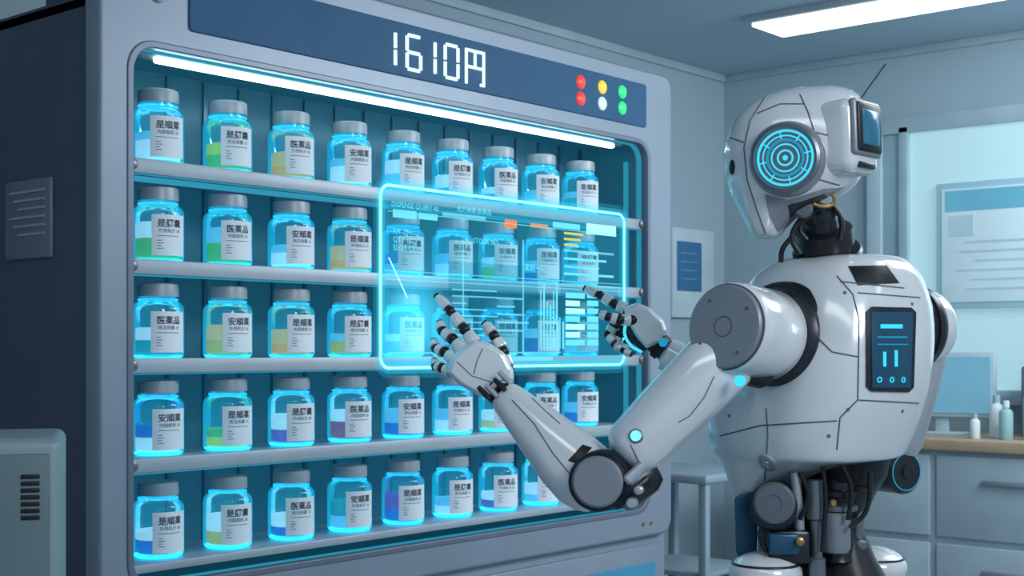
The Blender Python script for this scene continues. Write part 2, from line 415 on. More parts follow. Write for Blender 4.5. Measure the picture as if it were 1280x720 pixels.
def curved(name, a0, a1, z0, z1, r, m, n=14):
    v = []; f = []
    for i in range(n+1):
        a = math.radians(a0+(a1-a0)*i/n)
        for z in (z0, z1): v.append((r*math.sin(a), -r*math.cos(a), z))
    for i in range(n): f.append((2*i, 2*i+2, 2*i+3, 2*i+1))
    me = bpy.data.meshes.new(name); me.from_pydata(v, [], f); finish(me, m, True); return me
label_me = curved('bottle_label', -40, 44, .018, .124, rB+.0008, M_label)
def wrap_text(body, size, z, m, bold):
    me = textmesh(body, size, 'CENTER', bold)
    rT = rB+.0020
    for v in me.vertices:
        a = v.co.x/rT; v.co = Vector((rT*math.sin(a), -rT*math.cos(a), z+v.co.y))
    me.materials.clear(); me.materials.append(m); return me
names = ['是順薬', '是膠囊', '医薬品', '安順薬']
t1 = [wrap_text(s, .0225, .093, M_ink, .0003) for s in names]
t2 = [wrap_text(s, .0115, .078, M_ink2, .0001) for s in ('内服錠剤 20', '用法用量 15', '外用処方 30')]
def small_print():
    bm = bmesh.new(); rT = rB+.0016
    for k, (a0, a1, z) in enumerate(((-28, 24, .068), (-28, -18, .056), (-28, -14, .049), (-28, -19, .042), (-28, -15, .035))):
        vs = []
        for i in range(6):
            a = math.radians(a0+(a1-a0)*i/5)
            vs.append((bm.verts.new((rT*math.sin(a), -rT*math.cos(a), z)), bm.verts.new((rT*math.sin(a), -rT*math.cos(a), z+.0018))))
        for i in range(5): bm.faces.new((vs[i][0], vs[i+1][0], vs[i+1][1], vs[i][1]))
    me = bpy.data.meshes.new('small_print'); bm.to_mesh(me); bm.free(); me.materials.append(M_ink2); return me
sp_me = small_print()
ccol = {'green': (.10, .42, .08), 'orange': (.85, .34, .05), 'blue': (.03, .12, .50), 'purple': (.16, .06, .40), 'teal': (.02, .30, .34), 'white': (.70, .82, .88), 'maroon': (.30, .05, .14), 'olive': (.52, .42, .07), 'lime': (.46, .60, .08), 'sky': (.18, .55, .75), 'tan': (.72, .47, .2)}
cm = {k: mat('contents_'+k, v, 0, .5, emit=v, es=.42) for k, v in ccol.items()}  # contents emit their own colour so they look backlit
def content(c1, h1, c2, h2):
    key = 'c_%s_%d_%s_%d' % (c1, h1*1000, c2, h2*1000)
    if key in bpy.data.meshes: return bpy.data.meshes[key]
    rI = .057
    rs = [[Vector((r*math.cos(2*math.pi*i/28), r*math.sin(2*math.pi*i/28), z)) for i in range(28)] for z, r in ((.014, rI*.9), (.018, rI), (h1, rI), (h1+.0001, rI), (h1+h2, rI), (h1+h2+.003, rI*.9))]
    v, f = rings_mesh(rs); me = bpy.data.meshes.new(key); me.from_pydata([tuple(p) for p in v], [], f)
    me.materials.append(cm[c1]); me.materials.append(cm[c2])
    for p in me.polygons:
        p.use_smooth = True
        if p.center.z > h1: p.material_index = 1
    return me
rows = [
 ['white:sky', 'green:lime', 'orange:tan', 'white:sky', 'sky:white', 'purple:white', 'blue:white', 'white:sky', 'teal:sky'],
 ['green:white', 'green:sky', 'white:sky', 'orange:tan', 'sky:blue', 'white:sky', 'lime:white', 'blue:sky', 'teal:sky'],
 ['teal:white', 'olive:tan', 'orange:tan', 'olive:sky', 'sky:white', 'blue:sky', 'teal:white', 'purple:white', 'white:sky'],
 ['white:blue', 'lime:green', 'purple:white', 'maroon:white', 'blue:sky', 'white:sky', 'tan:white', 'teal:sky', 'blue:sky'],
 ['blue:white', 'olive:white', 'blue:white', 'sky:teal', 'blue:purple', 'white:sky', 'purple:white', 'sky:white', 'teal:white']]
cnt = 0
for ri, z in enumerate(shelf_z):
    for ci in range(9):
        cnt += 1
        xx = 2.098+ci*.2252; yy = .115
        ang = math.radians(-(9+1.6*ci)+random.uniform(-3, 3))
        c1, c2 = rows[ri][ci].split(':')
        h1 = random.choice((.040, .050, .064)); h2 = random.choice((.02, .03, .04))
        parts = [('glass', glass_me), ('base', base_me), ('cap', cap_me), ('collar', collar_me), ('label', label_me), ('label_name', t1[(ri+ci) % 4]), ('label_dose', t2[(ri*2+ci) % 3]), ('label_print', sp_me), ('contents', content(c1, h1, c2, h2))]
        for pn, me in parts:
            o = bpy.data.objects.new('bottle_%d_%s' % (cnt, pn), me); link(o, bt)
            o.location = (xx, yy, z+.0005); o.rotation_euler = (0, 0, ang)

# ============================================================ LEFT DEVICE
dv = empty('floor_standing_device', W(20, 600, 2.4)*1)
dv.location.z = 0
aa = math.radians(17); tD = (R*math.cos(aa)+F*math.sin(aa)); nD = (F*math.cos(aa)-R*math.sin(aa))
cr_ = W(78, 547, 2.3); topz = cr_.z
axD = (tD, nD, Z)
M_dev = mat('device_shell', (.25, .32, .34), .1, .45, var=.03); M_devp = mat('device_panel', (.11, .17, .185), .1, .5)
def dbox(nm, x0, x1, y0, y1, z0, z1, m, bev=.004, s=2):
    c = Vector((cr_.x, cr_.y, 0)) + tD*((x0+x1)/2)+nD*((y0+y1)/2)+Z*((z0+z1)/2)
    return box(nm, c, (x1-x0, y1-y0, z1-z0), m, dv, axD, bev, s)
dbox('shell', -.45, 0, 0, .30, .03, topz, M_dev, .018, 4)
dbox('front_panel', -.43, -.020, -.003, .01, .06, topz-.026, M_devp, .004)
dbox('base', -.43, -.02, .02, .28, 0, .04, M_dark)
for i in range(7):
    zz = 1.3-(594+i*8.5-435)/FPX*2.3
    dbox('vent_%d' % (i+1), -.066, -.036, -.006, 0, zz-.004, zz+.003, M_black, .001)

# ============================================================ HOLOGRAM
HY = -1.232
k_ = (HY-C.y)/1.66
hx0, hx1, hz0, hz1 = 1.592*k_, 2.288*k_, 1.3-.034*k_, 1.3+.276*k_
ho = empty('hologram_display', ((hx0+hx1)/2, HY, (hz0+hz1)/2))
def hp(px, py):
    r = (px-640)/FPX; dd = (HY-C.y)/(F.y+R.y*r); p = W(px, py, dd); return p.x, p.z
def hol_mat(name, col, fac, blob=None, tr=None):
    m = bpy.data.materials.new(name); m.use_nodes = True; nt = m.node_tree; N = nt.nodes; L = nt.links; N.clear()
    o = N.new('ShaderNodeOutputMaterial'); t = N.new('ShaderNodeBsdfTransparent'); e = N.new('ShaderNodeEmission'); a = N.new('ShaderNodeAddShader')
    q = tr if tr is not None else fac
    t.inputs[0].default_value = (max(0, 1-q*1.2), 1-q*.6, 1-q*.5, 1)
    e.inputs[0].default_value = (*col, 1); e.inputs[1].default_value = fac
    if blob:
        tc = N.new('ShaderNodeTexCoord'); vm = N.new('ShaderNodeVectorMath'); vm.operation = 'DISTANCE'
        vm.inputs[1].default_value = blob; L.new(tc.outputs['Object'], vm.inputs[0])
        mr = N.new('ShaderNodeMapRange'); mr.interpolation_type = 'SMOOTHERSTEP'
        mr.inputs['From Min'].default_value = .12; mr.inputs['From Max'].default_value = 0
        mr.inputs['To Min'].default_value = fac; mr.inputs['To Max'].default_value = 1.25
        L.new(vm.outputs['Value'], mr.inputs['Value']); L.new(mr.outputs[0], e.inputs[1])
    L.new(t.outputs[0], a.inputs[0]); L.new(e.outputs[0], a.inputs[1]); L.new(a.outputs[0], o.inputs[0]); return m
bxx, bzz = hp(517, 400)
M_h = hol_mat('hologram_film', (.05, .50, .74), .25, (bxx, HY, bzz), .42)
M_hs = hol_mat('hologram_halo', (.05, .6, .88), .34)  # flat emissive bands paint the bloom around the border
M_hso = hol_mat('hologram_halo_outer', (.05, .6, .88), .15)
M_hl = emis('hologram_line', (.16, .80, 1), 1.1); M_hb = emis('hologram_bright', (.35, .95, 1), 1.5)
M_hf = hol_mat('hologram_faint', (.25, .85, 1), .55)
M_hd = hol_mat('hologram_dark_block', (.03, .35, .5), .10, None, .45)
def hq(nm, pts, m, dy=0):
    return mk(nm, [(x, HY+dy, z) for x, z in pts], [tuple(range(len(pts)))], m, ho, False)
hq('film', rr(hx0, hz0, hx1, hz1, .02), M_h)
for k, w in enumerate((.005, .010, .018)):
    lo = rr(hx0-w, hz0-w, hx1+w, hz1+w, .02+w); li = rr(hx0+w, hz0+w, hx1-w, hz1-w, max(.004, .02-w))
    n = len(lo); v = [(x, HY-.0004*(k+1), z) for x, z in lo+li]
    mk('halo_%d' % (k+1), v, [(j, (j+1) % n, n+(j+1) % n, n+j) for j in range(n)], M_hs if k < 2 else M_hso, ho, False)
wire('border', [Vector((x, HY, z)) for x, z in rr(hx0, hz0, hx1, hz1, .02)], .0027, M_hb, ho, True)
def hbar(nm, x0, y0, x1, y1, m, dy=-.002):
    xm = (x0+x1)/2
    a = hp(x0, y0)[0]; b = hp(x1, y1)[0]; za = hp(xm, y0)[1]; zb_ = hp(xm, y1)[1]
    hq(nm, [(a, zb_), (b, zb_), (b, za), (a, za)], m, dy)
def htext(nm, body, px, py, size, m, bold=.0002):
    me = textmesh(body, size, 'LEFT', bold); a = hp(px, py)
    for v in me.vertices: v.co = Vector((a[0]+v.co.x, HY-.0025, a[1]+v.co.y))
    me.materials.clear(); me.materials.append(m); link(bpy.data.objects.new(nm, me), ho)
hbar('title_bar', 490, 263, 520, 273, M_hl); hbar('title_bar_2', 522, 267, 546, 275, M_hl); hbar('title_bar_3', 552, 268, 606, 273, M_hf)
htext('title_text', 'DISPENSE QUERY 45', 488, 258, .013, M_hl, 0); htext('title_text_2', '処方検索:医薬品', 570, 264, .013, M_hl, 0)
hbar('button', 732, 281, 769, 294, M_hb); hbar('button_2', 690, 279, 724, 286, M_hl); hbar('alert', 630, 275, 645, 285, emis('holo_orange', (1, .25, .08), 1.1))
M_hy = emis('holo_yellow', (.8, .8, .2), .9)
for i in range(3): hbar('yellow_text_%d' % (i+1), 704, 291+i*7, 728-(i*3), 294+i*7, M_hy)
hbar('orange_text', 662, 280, 684, 285, emis('holo_amber', (.9, .5, .2), .8))
for i in range(4):
    hbar('list_line_%d' % (i+1), 704, 314+i*9.5, 766-(i % 3)*9, 317+i*9.5, M_hl if i % 2 else M_hf)
for i in range(7):
    hbar('list_block_%d' % (i+1), 706, 366+i*9.8, 730-(i % 2)*6, 373+i*9.8, M_hb if i % 3 else M_hl); hbar('list_block_b_%d' % (i+1), 733, 366+i*9.8, 747, 373+i*9.8, M_hl)
hbar('side_panel', 700, 360, 772, 444, M_hd, -.001)
hbar('chart_panel', 560, 330, 672, 442, M_hd, -.001)
for i in range(3): hbar('frame_line_%d' % (i+1), 480, 346+i*5, 775, 347.2+i*5, M_hf)
for i in range(8): hbar('chart_bar_%d' % (i+1), 674+i*4, 345+random.random()*60, 676.2+i*4, 436, M_hl if i % 2 else M_hf)
for i in range(9): hbar('left_text_%d' % (i+1), 564, 362+i*8, 564+random.randint(15, 60), 364+i*8, M_hf)
for i in range(5): hbar('mid_text_%d' % (i+1), 620, 372+i*10, 620+random.randint(20, 45), 374.5+i*10, M_hf)
htext('code_text', 'RX-2041\nQTY 12\nSLOT C5', 490, 292, .014, M_hl, .0)
htext('code_text_2', '薬剤一覧', 654, 338, .016, M_hl, 0)
htext('code_text_3', 'STOCK 86%', 590, 304, .014, M_hl, 0)
hbar('axis_v', 577, 300, 579, 440, M_hf); hbar('axis_h', 484, 440, 700, 442, M_hf); hbar('axis_v2', 652, 300, 654, 440, M_hf)
hbar('footer', 612, 446, 690, 451, M_hf); hbar('header_line', 484, 278, 770, 279.5, M_hf)
a = hp(485, 322); b = hp(508, 372)
wire('pointer_line', [Vector((a[0], HY-.002, a[1])), Vector((b[0], HY-.002, b[1]))], .0011, M_hb, ho)

# ============================================================ ROBOT
rb = empty('humanoid_robot', W(1025, 600, 2.38)); rb.location.z = 0
fB = D(-.62, .79); sB = D(.79, .62)      # body forward, body right
def slices(rows, d0, fwd, side, sf, ss, n=40, e=2.5):
    out = []
    for row in rows:
        y, xl, xr, b = row[:4]; ee = row[4] if len(row) > 4 else e
        E = (xr-xl)/2/FPX*d0; b = min(b, E/ss*.9)
        aL = math.sqrt(max(E*E-(ss*b)**2, 1e-6))/sf
        c = W((xl+xr)/2, y, d0)
        rg = ring(Vector((0, 0, 0)), fwd, side, aL, b, n, ee)
        mx = max(p.dot(R) for p in rg)
        out.append([c+p*(E/mx) for p in rg])
    return out
T = slices([(321, 1000, 1100, .06), (322, 983, 1118, .085), (328, 966, 1132, .11), (340, 948, 1145, .135), (356, 936, 1153, .15, 3), (385, 920, 1161, .165, 3), (425, 903, 1162, .175, 3),
            (470, 892, 1156, .175, 3), (515, 888, 1145, .17, 3), (548, 889, 1133, .165, 3), (563, 892, 1127, .16, 3), (568, 894, 1122, .155, 3), (571, 898, 1108, .14), (575, 902, 1075, .12),
            (588, 906, 1040, .10), (604, 910, 1002, .07), (620, 914, 968, .045), (632, 918, 942, .02), (634, 921, 938, .012)], 2.38, fB, sB, .62, .79, n=48)
v, f = rings_mesh(T); torso = mk('torso_shell', v, f, M_white, rb, sub=1, ang=60)
bt_ = bvh_of(torso)
seg('neck_collar', W(1034, 332, 2.36), W(1029, 284, 2.33), [(0, .052), (.3, .050), (.32, .043), (.55, .043), (.57, .050), (.95, .049), (1, .043)], M_black, rb)
seg('neck_ring', W(1035, 325, 2.36), W(1034, 311, 2.35), [(0, .058), (.2, .060), (.8, .060), (1, .056)], M_dark, rb)
seg('neck_post', W(1029, 290, 2.33), W(1014, 235, 2.31), [(0, .028), (.3, .028), (.32, .034), (.5, .034), (.52, .026), (.8, .026), (1, .034)], M_dark, rb)
for k, pts in enumerate(([(1000, 318), (990, 298), (1000, 275), (1012, 262)], [(1008, 300), (1000, 285), (1020, 262), (1026, 245)], [(1050, 300), (1052, 275), (1040, 255)], [(976, 328), (978, 312), (990, 296)])):
    wire('neck_cable_%d' % (k+1), [W(x, y, 2.27+.01*k) for x, y in pts], .0045, M_black, rb, kind='BEZIER')
wire('neck_link', [W(1012, 245, 2.25), W(1028, 240, 2.245), (W(1043, 250, 2.25)), W(1030, 258, 2.25)], .0032, M_gold, rb, True, 'BEZIER')
lathe('neck_pivot', W(1005, 262, 2.27), D(-.3, -.95), [(0, .016), (.02, .016), (.024, .012)], M_grey, rb)
lathe('neck_pivot_2', W(1032, 250, 2.27), D(-.3, -.95), [(0, .012), (.02, .012), (.024, .008)], M_light, rb)
patch('collar_slot', bt_, [(1060, 333), (1108, 332), (1124, 354), (1072, 357)], .001, M_black, rb)
patch('back_screen_bezel', bt_, [(1082, 390), (1088, 384), (1137, 385), (1143, 391), (1140, 484), (1134, 490), (1088, 489), (1082, 483)], .004, M_dark, rb)
patch('back_screen', bt_, [(1087, 391), (1138, 391), (1135, 484), (1088, 484)], .0055, M_navy, rb)
def spatch(nm, x0, y0, x1, y1, m=M_cy, off=.007): patch(nm, bt_, [(x0, y0), (x1, y0), (x1, y1), (x0, y1)], off, m, rb)
spatch('screen_bar_1', 1098, 406, 1124, 411); spatch('screen_bar_2', 1094, 421, 1130, 423, M_cyd); spatch('screen_bar_3', 1101, 440, 1104, 458)
spatch('screen_bar_4', 1115, 438, 1118, 458); spatch('screen_line', 1094, 430, 1131, 431.5, M_cyd)
for k, x in enumerate((1096, 1111, 1125)):
    l, nr = hit(bt_, x, 474); u, v2 = perp(nr)
    wire('screen_ring_%d' % (k+1), [l+nr*.007+u*.0040*math.cos(t*math.pi/8)+v2*.0040*math.sin(t*math.pi/8) for t in range(16)], .0009, M_cy, rb, True)
for k, pts in enumerate(([(1046, 345), (1066, 368), (1074, 400), (1072, 500), (1050, 522), (1046, 562)], [(958, 510), (960, 545), (956, 600)],
                         [(900, 545), (950, 532), (1046, 526)], [(1072, 500), (1148, 504)], [(1072, 366), (1150, 372)], [(1050, 352), (1130, 360)], [(1020, 420), (1040, 440), (1072, 446)])):
    seamline('torso_seam_%d' % (k+1), bt_, pts, .0012, M_seam, rb)
l, nr = hit(bt_, 959, 578)
lathe('belly_port', l-nr*.002, nr, [(0, .017), (.005, .017), (.006, .012), (.004, .0115), (.004, .007), (.007, .006)], M_light, rb)
for k, (x, y) in enumerate(((1056, 366), (1140, 380), (1060, 512), (1128, 514), (912, 520), (1036, 545))):
    l, nr = hit(bt_, x, y)
    if l is not None: lathe('torso_screw_%d' % (k+1), l-nr*.001, nr, [(0, .0035), (.002, .003)], M_grey, rb, 12)

# --- shoulders
sA = (W(905, 408, 2.15)-W(1000, 428, 2.33)).normalized()
s0 = W(1000, 428, 2.33); LS = (W(905, 408, 2.15)-s0).length
s0b = s0+sA*.018
lathe('shoulder_socket', s0b, sA, [(-.04, .092), (.035, .098), (.050, .096), (.058, .088), (.064, .075)], M_black, rb, 56)
lathe('shoulder_socket_rim', s0b, sA, [(.008, .099), (.020, .1005), (.026, .099)], M_dark, rb, 56)
lathe('shoulder_ring', s0, sA, [(.072, .078), (.078, .083), (.090, .083), (.096, .078), (.105, .074)], M_dark, rb, 56)
lathe('shoulder_sleeve', s0, sA, [(.105, .066), (.108, .0735), (.115, .076), (LS-.028, .074), (LS-.014, .0725), (LS-.008, .069)], M_white, rb, 56)
lathe('shoulder_cap_gap', s0, sA, [(LS-.02, .0695), (LS-.006, .0695), (LS-.005, .066)], M_seam, rb, 56)
lathe('shoulder_cap', s0, sA, [(LS-.012, .067), (LS-.002, .067), (LS+.001, .064), (LS+.002, .03), (LS+.002, .0001)], M_disc, rb, 56)
cp = s0+sA*(LS+.0022); u, v2 = perp(sA)
wire('shoulder_cap_groove', [cp+u*.016*math.cos(t*math.pi/16)+v2*.016*math.sin(t*math.pi/16) for t in range(32)], .0009, M_seam, rb, True)
for t in range(4):
    a = t*math.pi/2+.6; lathe('shoulder_screw_%d' % (t+1), cp+u*.05*math.cos(a)+v2*.05*math.sin(a), sA, [(0, .003), (.001, .0025)], M_seam, rb, 10)
f0 = W(1116, 410, 2.50); fA = D(.79, .5, .02)
lathe('far_shoulder_socket', f0, fA, [(0, .078), (.045, .084), (.058, .078)], M_black, rb, 48)
lathe('far_shoulder_sleeve', f0, fA, [(.064, .066), (.067, .072), (.084, .072), (.098, .066), (.106, .05)], M_white, rb, 48)
lathe('far_shoulder_ring', f0, fA, [(.032, .085), (.042, .086), (.049, .083)], M_dark, rb, 48)
seg('upper_arm_right', W(1152, 425, 2.56), W(1120, 572, 2.56), [(0, .03), (.05, .05), (.4, .05), (.85, .043), (.95, .036), (1, .02)], M_light, rb)
lathe('elbow_right', W(1116, 588, 2.56), D(.45, -.88), [(-.05, .036), (-.045, .042), (.03, .042), (.036, .036), (.037, .014), (.042, .012)], M_dark, rb, 40)
jc = W(1116, 588, 2.56)+D(.45, -.88)*.037; u, v2 = perp(D(.45, -.88))
wire('elbow_ring_right', [jc+u*.034*math.cos(t*math.pi/16)+v2*.034*math.sin(t*math.pi/16) for t in range(32)], .0010, M_cyd, rb, True)

# --- near arm
A0, A1 = W(915, 436, 2.21), W(778, 574, 2.20)
seg('upper_arm_left', A0, A1, [(0, .03), (.02, .052), (.08, .058), (.3, .0575), (.6, .054), (.86, .050), (.93, .047), (.97, .040), (1, .028)], M_white, rb, 48)
seg('upper_arm_sleeve_left', A0, W(962, 466, 2.24), [(0, .02), (.1, .036), (.6, .040), (.9, .034), (1, .02)], M_dark, rb)
ub = bvh_of(bpy.data.objects['upper_arm_left'])
for k, (x, y, r) in enumerate(((795, 545, .0095),)):
    l, nr = hit(ub, x, y)
    lathe('arm_lamp_rim', l-nr*.003, nr, [(0, r+.003), (.005, r+.002), (.006, r)], M_grey, rb, 24)
    lathe('arm_lamp', l-nr*.002, nr, [(0, r), (.006, r*.9), (.0085, r*.5), (.009, .001)], M_cyb, rb, 24)
lathe('armpit_lamp', W(925, 476, 2.135), D(-.2, -.95), [(0, .009), (.008, .008), (.011, .004)], M_cy, rb, 24)
seamline('upper_arm_seam', ub, [(893, 470), (880, 497), (862, 520), (848, 528)], .0009, M_seam, rb)
seamline('upper_arm_seam_2', ub, [(788, 556), (800, 580), (815, 596)], .001, M_seam, rb)
EL = W(757, 598, 2.21); ea = D(-.22, -.97, .05)
lathe('elbow_hub', EL-ea*.035, ea, [(0, .044), (.006, .048), (.072, .048), (.078, .044)], M_dark, rb, 48)
lathe('elbow_cap_rim', W(748, 602, 2.175), ea, [(0, .047), (.010, .047), (.014, .043)], M_black, rb, 48)
lathe('elbow_cap', W(748, 602, 2.167), ea, [(0, .041), (.010, .041), (.014, .037), (.0145, .001)], M_disc, rb, 48)
seg('elbow_yoke', W(770, 615, 2.20), W(818, 585, 2.21), [(0, .034), (.1, .039), (.8, .034), (1, .025)], M_dark, rb)
seg('elbow_strut', W(766, 632, 2.17), W(812, 596, 2.18), [(0, .008), (.1, .012), (.9, .010), (1, .006)], M_black, rb)
seg('elbow_strut_light', W(782, 603, 2.155), W(806, 580, 2.16), [(0, .006), (.1, .010), (.9, .009), (1, .005)], M_light, rb)
lathe('elbow_pivot', W(791, 628, 2.16), ea, [(0, .009), (.02, .009), (.024, .006)], M_light, rb, 20)
lathe('elbow_pivot_2', W(800, 612, 2.15), ea, [(0, .007), (.02, .007), (.022, .004)], M_light, rb, 20)
FA0, FA1 = W(742, 606, 2.225), W(630, 494, 2.305)
def loft_seg(name, a, b, rows, m, n=40, e=2.2):
    ax = (b-a).normalized(); L = (b-a).length
    dpt = (F-ax*F.dot(ax)).normalized(); lat = ax.cross(dpt).normalized()
    rs = [ring(a+ax*(t*L)+lat*off, lat, dpt, rl, rd, n, e) for t, rl, rd, off in rows]
    v, f = rings_mesh(rs); return mk(name, v, f, m, rb, ang=50)
loft_seg('forearm_left', FA0, FA1, [(-.12, .022, .02, 0), (-.1, .040, .036, 0), (-.02, .052, .044, 0), (.12, .0585, .048, 0), (.3, .056, .047, 0), (.55, .046, .041, 0), (.8, .036, .033, 0), (.95, .030, .029, 0), (1, .026, .025, 0), (1.01, .018, .018, 0)], M_white)
fb = bvh_of(bpy.data.objects['forearm_left'])
patch('forearm_recess_1', fb, [(710, 576), (728, 556), (740, 560), (722, 580)], .0012, M_black, rb)
patch('forearm_recess_2', fb, [(730, 555), (752, 553), (757, 562), (738, 565)], .0012, M_black, rb)
seamline('forearm_seam', fb, [(640, 500), (668, 530), (690, 565), (712, 592)], .0009, M_seam, rb)
seamline('forearm_seam_2', fb, [(665, 498), (680, 512), (700, 530)], .0009, M_seam, rb)
seg('wrist_core', W(634, 500, 2.31), W(612, 478, 2.325), [(0, .018), (.3, .019), (.35, .024), (.5, .024), (.52, .019), (.7, .019), (.72, .023), (.9, .023), (1, .018)], M_black, rb)
for k, (x, y) in enumerate(((612, 498), (622, 496), (632, 488), (638, 479))):
    seg('wrist_tendon_%d' % (k+1), W(x, y, 2.275), W(x-14, y-14, 2.285), [(0, .004), (.5, .005), (1, .004)], M_light if k % 2 else M_black, rb, 12)

# --- hands
def hull(name, pts, m, off=None, bev=.004, parent=rb, sub=1):
    bm = bmesh.new()
    for p in pts: bm.verts.new(p)
    bmesh.ops.convex_hull(bm, input=bm.verts[:])
    bmesh.ops.delete(bm, geom=[v for v in bm.verts if not v.link_faces], context='VERTS')
    bmesh.ops.dissolve_limit(bm, angle_limit=.12, verts=bm.verts[:], edges=bm.edges[:])
    if bev: bmesh.ops.bevel(bm, geom=bm.edges[:], offset=bev, segments=3, affect='EDGES', profile=.6, clamp_overlap=True)
    me = bpy.data.meshes.new(name); bm.to_mesh(me); bm.free(); finish(me, m, True, 50)
    return link(bpy.data.objects.new(name, me), parent)
def finger(name, pts, radii, shells, tipm=M_white):
    for i in range(len(pts)-1):
        a, b = pts[i], pts[i+1]; r0, r1 = radii[i], radii[i+1]
        seg('%s_core_%d' % (name, i+1), a, b, [(0, r0*.72), (.5, r0*.7), (1, r1*.75)], M_black, rb, 16)
        sph('%s_knuckle_%d' % (name, i+1), a, r0*.9, M_black, rb)
        if shells[i]:
            last = i == len(pts)-2
            seg('%s_phalanx_%d' % (name, i+1), a, b, [(.22, r0*.6), (.25, r0*.98), (.36, r0*1.06), (.6, (r0+r1)/2), (.74, r1*1.02), (.78, r1*.7)] if not last else
                [(.2, r0*.6), (.24, r0*1.0), (.5, r0*.98), (.8, r1*.95), (.94, r1*.7), (1.0, r1*.3)], M_white if shells[i] == 1 else M_dark, rb, 20)
pf = [(592, 424), (612, 428), (630, 440), (642, 462), (643, 474), (628, 490), (612, 500), (596, 494), (572, 480), (557, 466), (563, 448), (576, 434)]
pts = []
for x, y in pf:
    cx, cy = 602, 462
    pts.append(W(cx+(x-cx)*.86, cy+(y-cy)*.86, 2.300)); pts.append(W(x, y, 2.315)); pts.append(W(cx+(x-cx)*.9, cy+(y-cy)*.9, 2.335))
hull('palm_left', pts, M_white, bev=.003)
hull('palm_core_left', [W(602+(x-602)*.97, 462+(y-462)*.97, d) for x, y in pf for d in (2.325, 2.35)], M_dark, bev=.002)
pb = bvh_of(bpy.data.objects['palm_left'])
seamline('palm_seam', pb, [(571, 452), (590, 470), (616, 478), (634, 474)], .0008, M_seam, rb)
seamline('palm_seam_2', pb, [(603, 436), (596, 452), (592, 468)], .0008, M_seam, rb)
finger('index_left', [W(598, 436, 2.325), W(581, 412, 2.345), W(563, 389, 2.362), W(545, 369, 2.380)], [.0125, .0112, .0100, .0080], [1, 1, 1])
finger('middle_left', [W(584, 444, 2.32), W(566, 424, 2.345), W(553, 414, 2.366), W(549, 402, 2.378)], [.0122, .0112, .0100, .0085], [1, 1, 1])
finger('ring_left', [W(574, 454, 2.32), W(556, 440, 2.343), W(545, 436, 2.360), W(542, 425, 2.373)], [.0122, .0110, .0098, .0085], [1, 1, 1])
finger('little_left', [W(567, 466, 2.32), W(553, 460, 2.338), W(545, 459, 2.355), W(543, 449, 2.366)], [.0112, .0100, .0090, .0076], [1, 1, 1])
finger('thumb_left', [W(634, 464, 2.325), W(629, 440, 2.335), W(618, 420, 2.345), W(605, 403, 2.357)], [.0140, .0120, .0106, .0085], [1, 1, 1])
pf = [(778, 384), (796, 378), (812, 384), (830, 400), (834, 414), (822, 430), (808, 436), (794, 420), (784, 402)]
pts = []
for x, y in pf:
    cx, cy = 806, 406
    pts.append(W(cx+(x-cx)*.82, cy+(y-cy)*.82, 2.645)); pts.append(W(x, y, 2.66)); pts.append(W(cx+(x-cx)*.9, cy+(y-cy)*.9, 2.69))
hull('palm_right', pts, M_white, bev=.003)
hull('palm_core_right', [W(800+(x-806), 410+(y-406), d) for x, y in pf for d in (2.68, 2.72)], M_dark, bev=.002)
finger('index_right', [W(786, 388, 2.665), W(768, 380, 2.675), W(750, 369, 2.685), W(730, 360, 2.697)], [.0122, .0112, .0102, .0082], [1, 1, 1])
finger('thumb_right', [W(790, 400, 2.65), W(774, 400, 2.64), W(760, 396, 2.64), (W(748, 392, 2.645))], [.012, .011, .010, .008], [1, 1, 1])
finger('middle_right', [W(786, 402, 2.68), W(768, 406, 2.69), W(760, 418, 2.69), W(768, 428, 2.68)], [.0118, .0108, .0098, .0085], [2, 1, 1])
finger('ring_right', [W(790, 412, 2.69), W(774, 418, 2.70), W(768, 430, 2.70), W(778, 437, 2.69)], [.0115, .0105, .0095, .0085], [2, 1, 1])
finger('little_right', [W(796, 420, 2.69), W(784, 428, 2.69), W(780, 438, 2.69), W(790, 443, 2.68)], [.0105, .0095, .0088, .0078], [2, 1, 1])
wire('palm_glow_arc', [W(782, 404, 2.648), W(781, 418, 2.645), W(789, 432, 2.645), W(802, 440, 2.65)], .0030, M_cy, rb, kind='BEZIER')
seg('wrist_core_right', W(814, 424, 2.68), W(838, 444, 2.68), [(0, .020), (.3, .022), (.35, .026), (.6, .026), (.65, .021), (1, .022)], M_black, rb)
lathe('wrist_lamp_right', W(829, 428, 2.652), D(-.3, -.95, .2), [(0, .009), (.004, .008)], M_cyd, rb, 16)
loft_seg('forearm_right', W(1112, 588, 2.62), W(828, 440, 2.68), [(0, .025, .025, 0), (.03, .04, .038, 0), (.2, .046, .042, 0), (.6, .044, .040, 0), (.9, .036, .034, 0), (.985, .033, .031, 0), (1, .02, .02, 0)], M_white)

# --- head
hf = D(-.93, .37); he = D(-.37, -.93)
HD = 2.30
Hrows = [(110, 1006, 1036, .015), (112, 985, 1052, .036), (117, 962, 1066, .056), (127, 940, 1076, .073), (142, 923, 1083, .084), (160, 912, 1086, .090), (182, 907, 1086, .093),
         (205, 906, 1083, .094), (225, 909, 1074, .092), (240, 913, 1062, .088), (252, 918, 1036, .078), (268, 925, 1000, .06), (284, 933, 986, .046), (295, 939, 978, .035), (299, 944, 973, .025)]
rs = slices(Hrows, HD, hf, he, .93, .37, 44, 2.4)
v, f = rings_mesh(rs); head = mk('head_shell', v, f, M_white, rb, sub=1, ang=70)
hb = bvh_of(head)
for k, pts in enumerate(([(956, 122), (938, 150), (930, 185), (934, 225), (946, 262), (957, 292)], [(930, 178), (913, 172)], [(1000, 118), (1010, 140), (1018, 165)],
                         [(1018, 165), (1046, 172)], [(946, 142), (975, 130), (1006, 130)], [(1016, 222), (1050, 232)])):
    seamline('head_seam_%d' % (k+1), hb, pts, .0011, M_seam, rb)
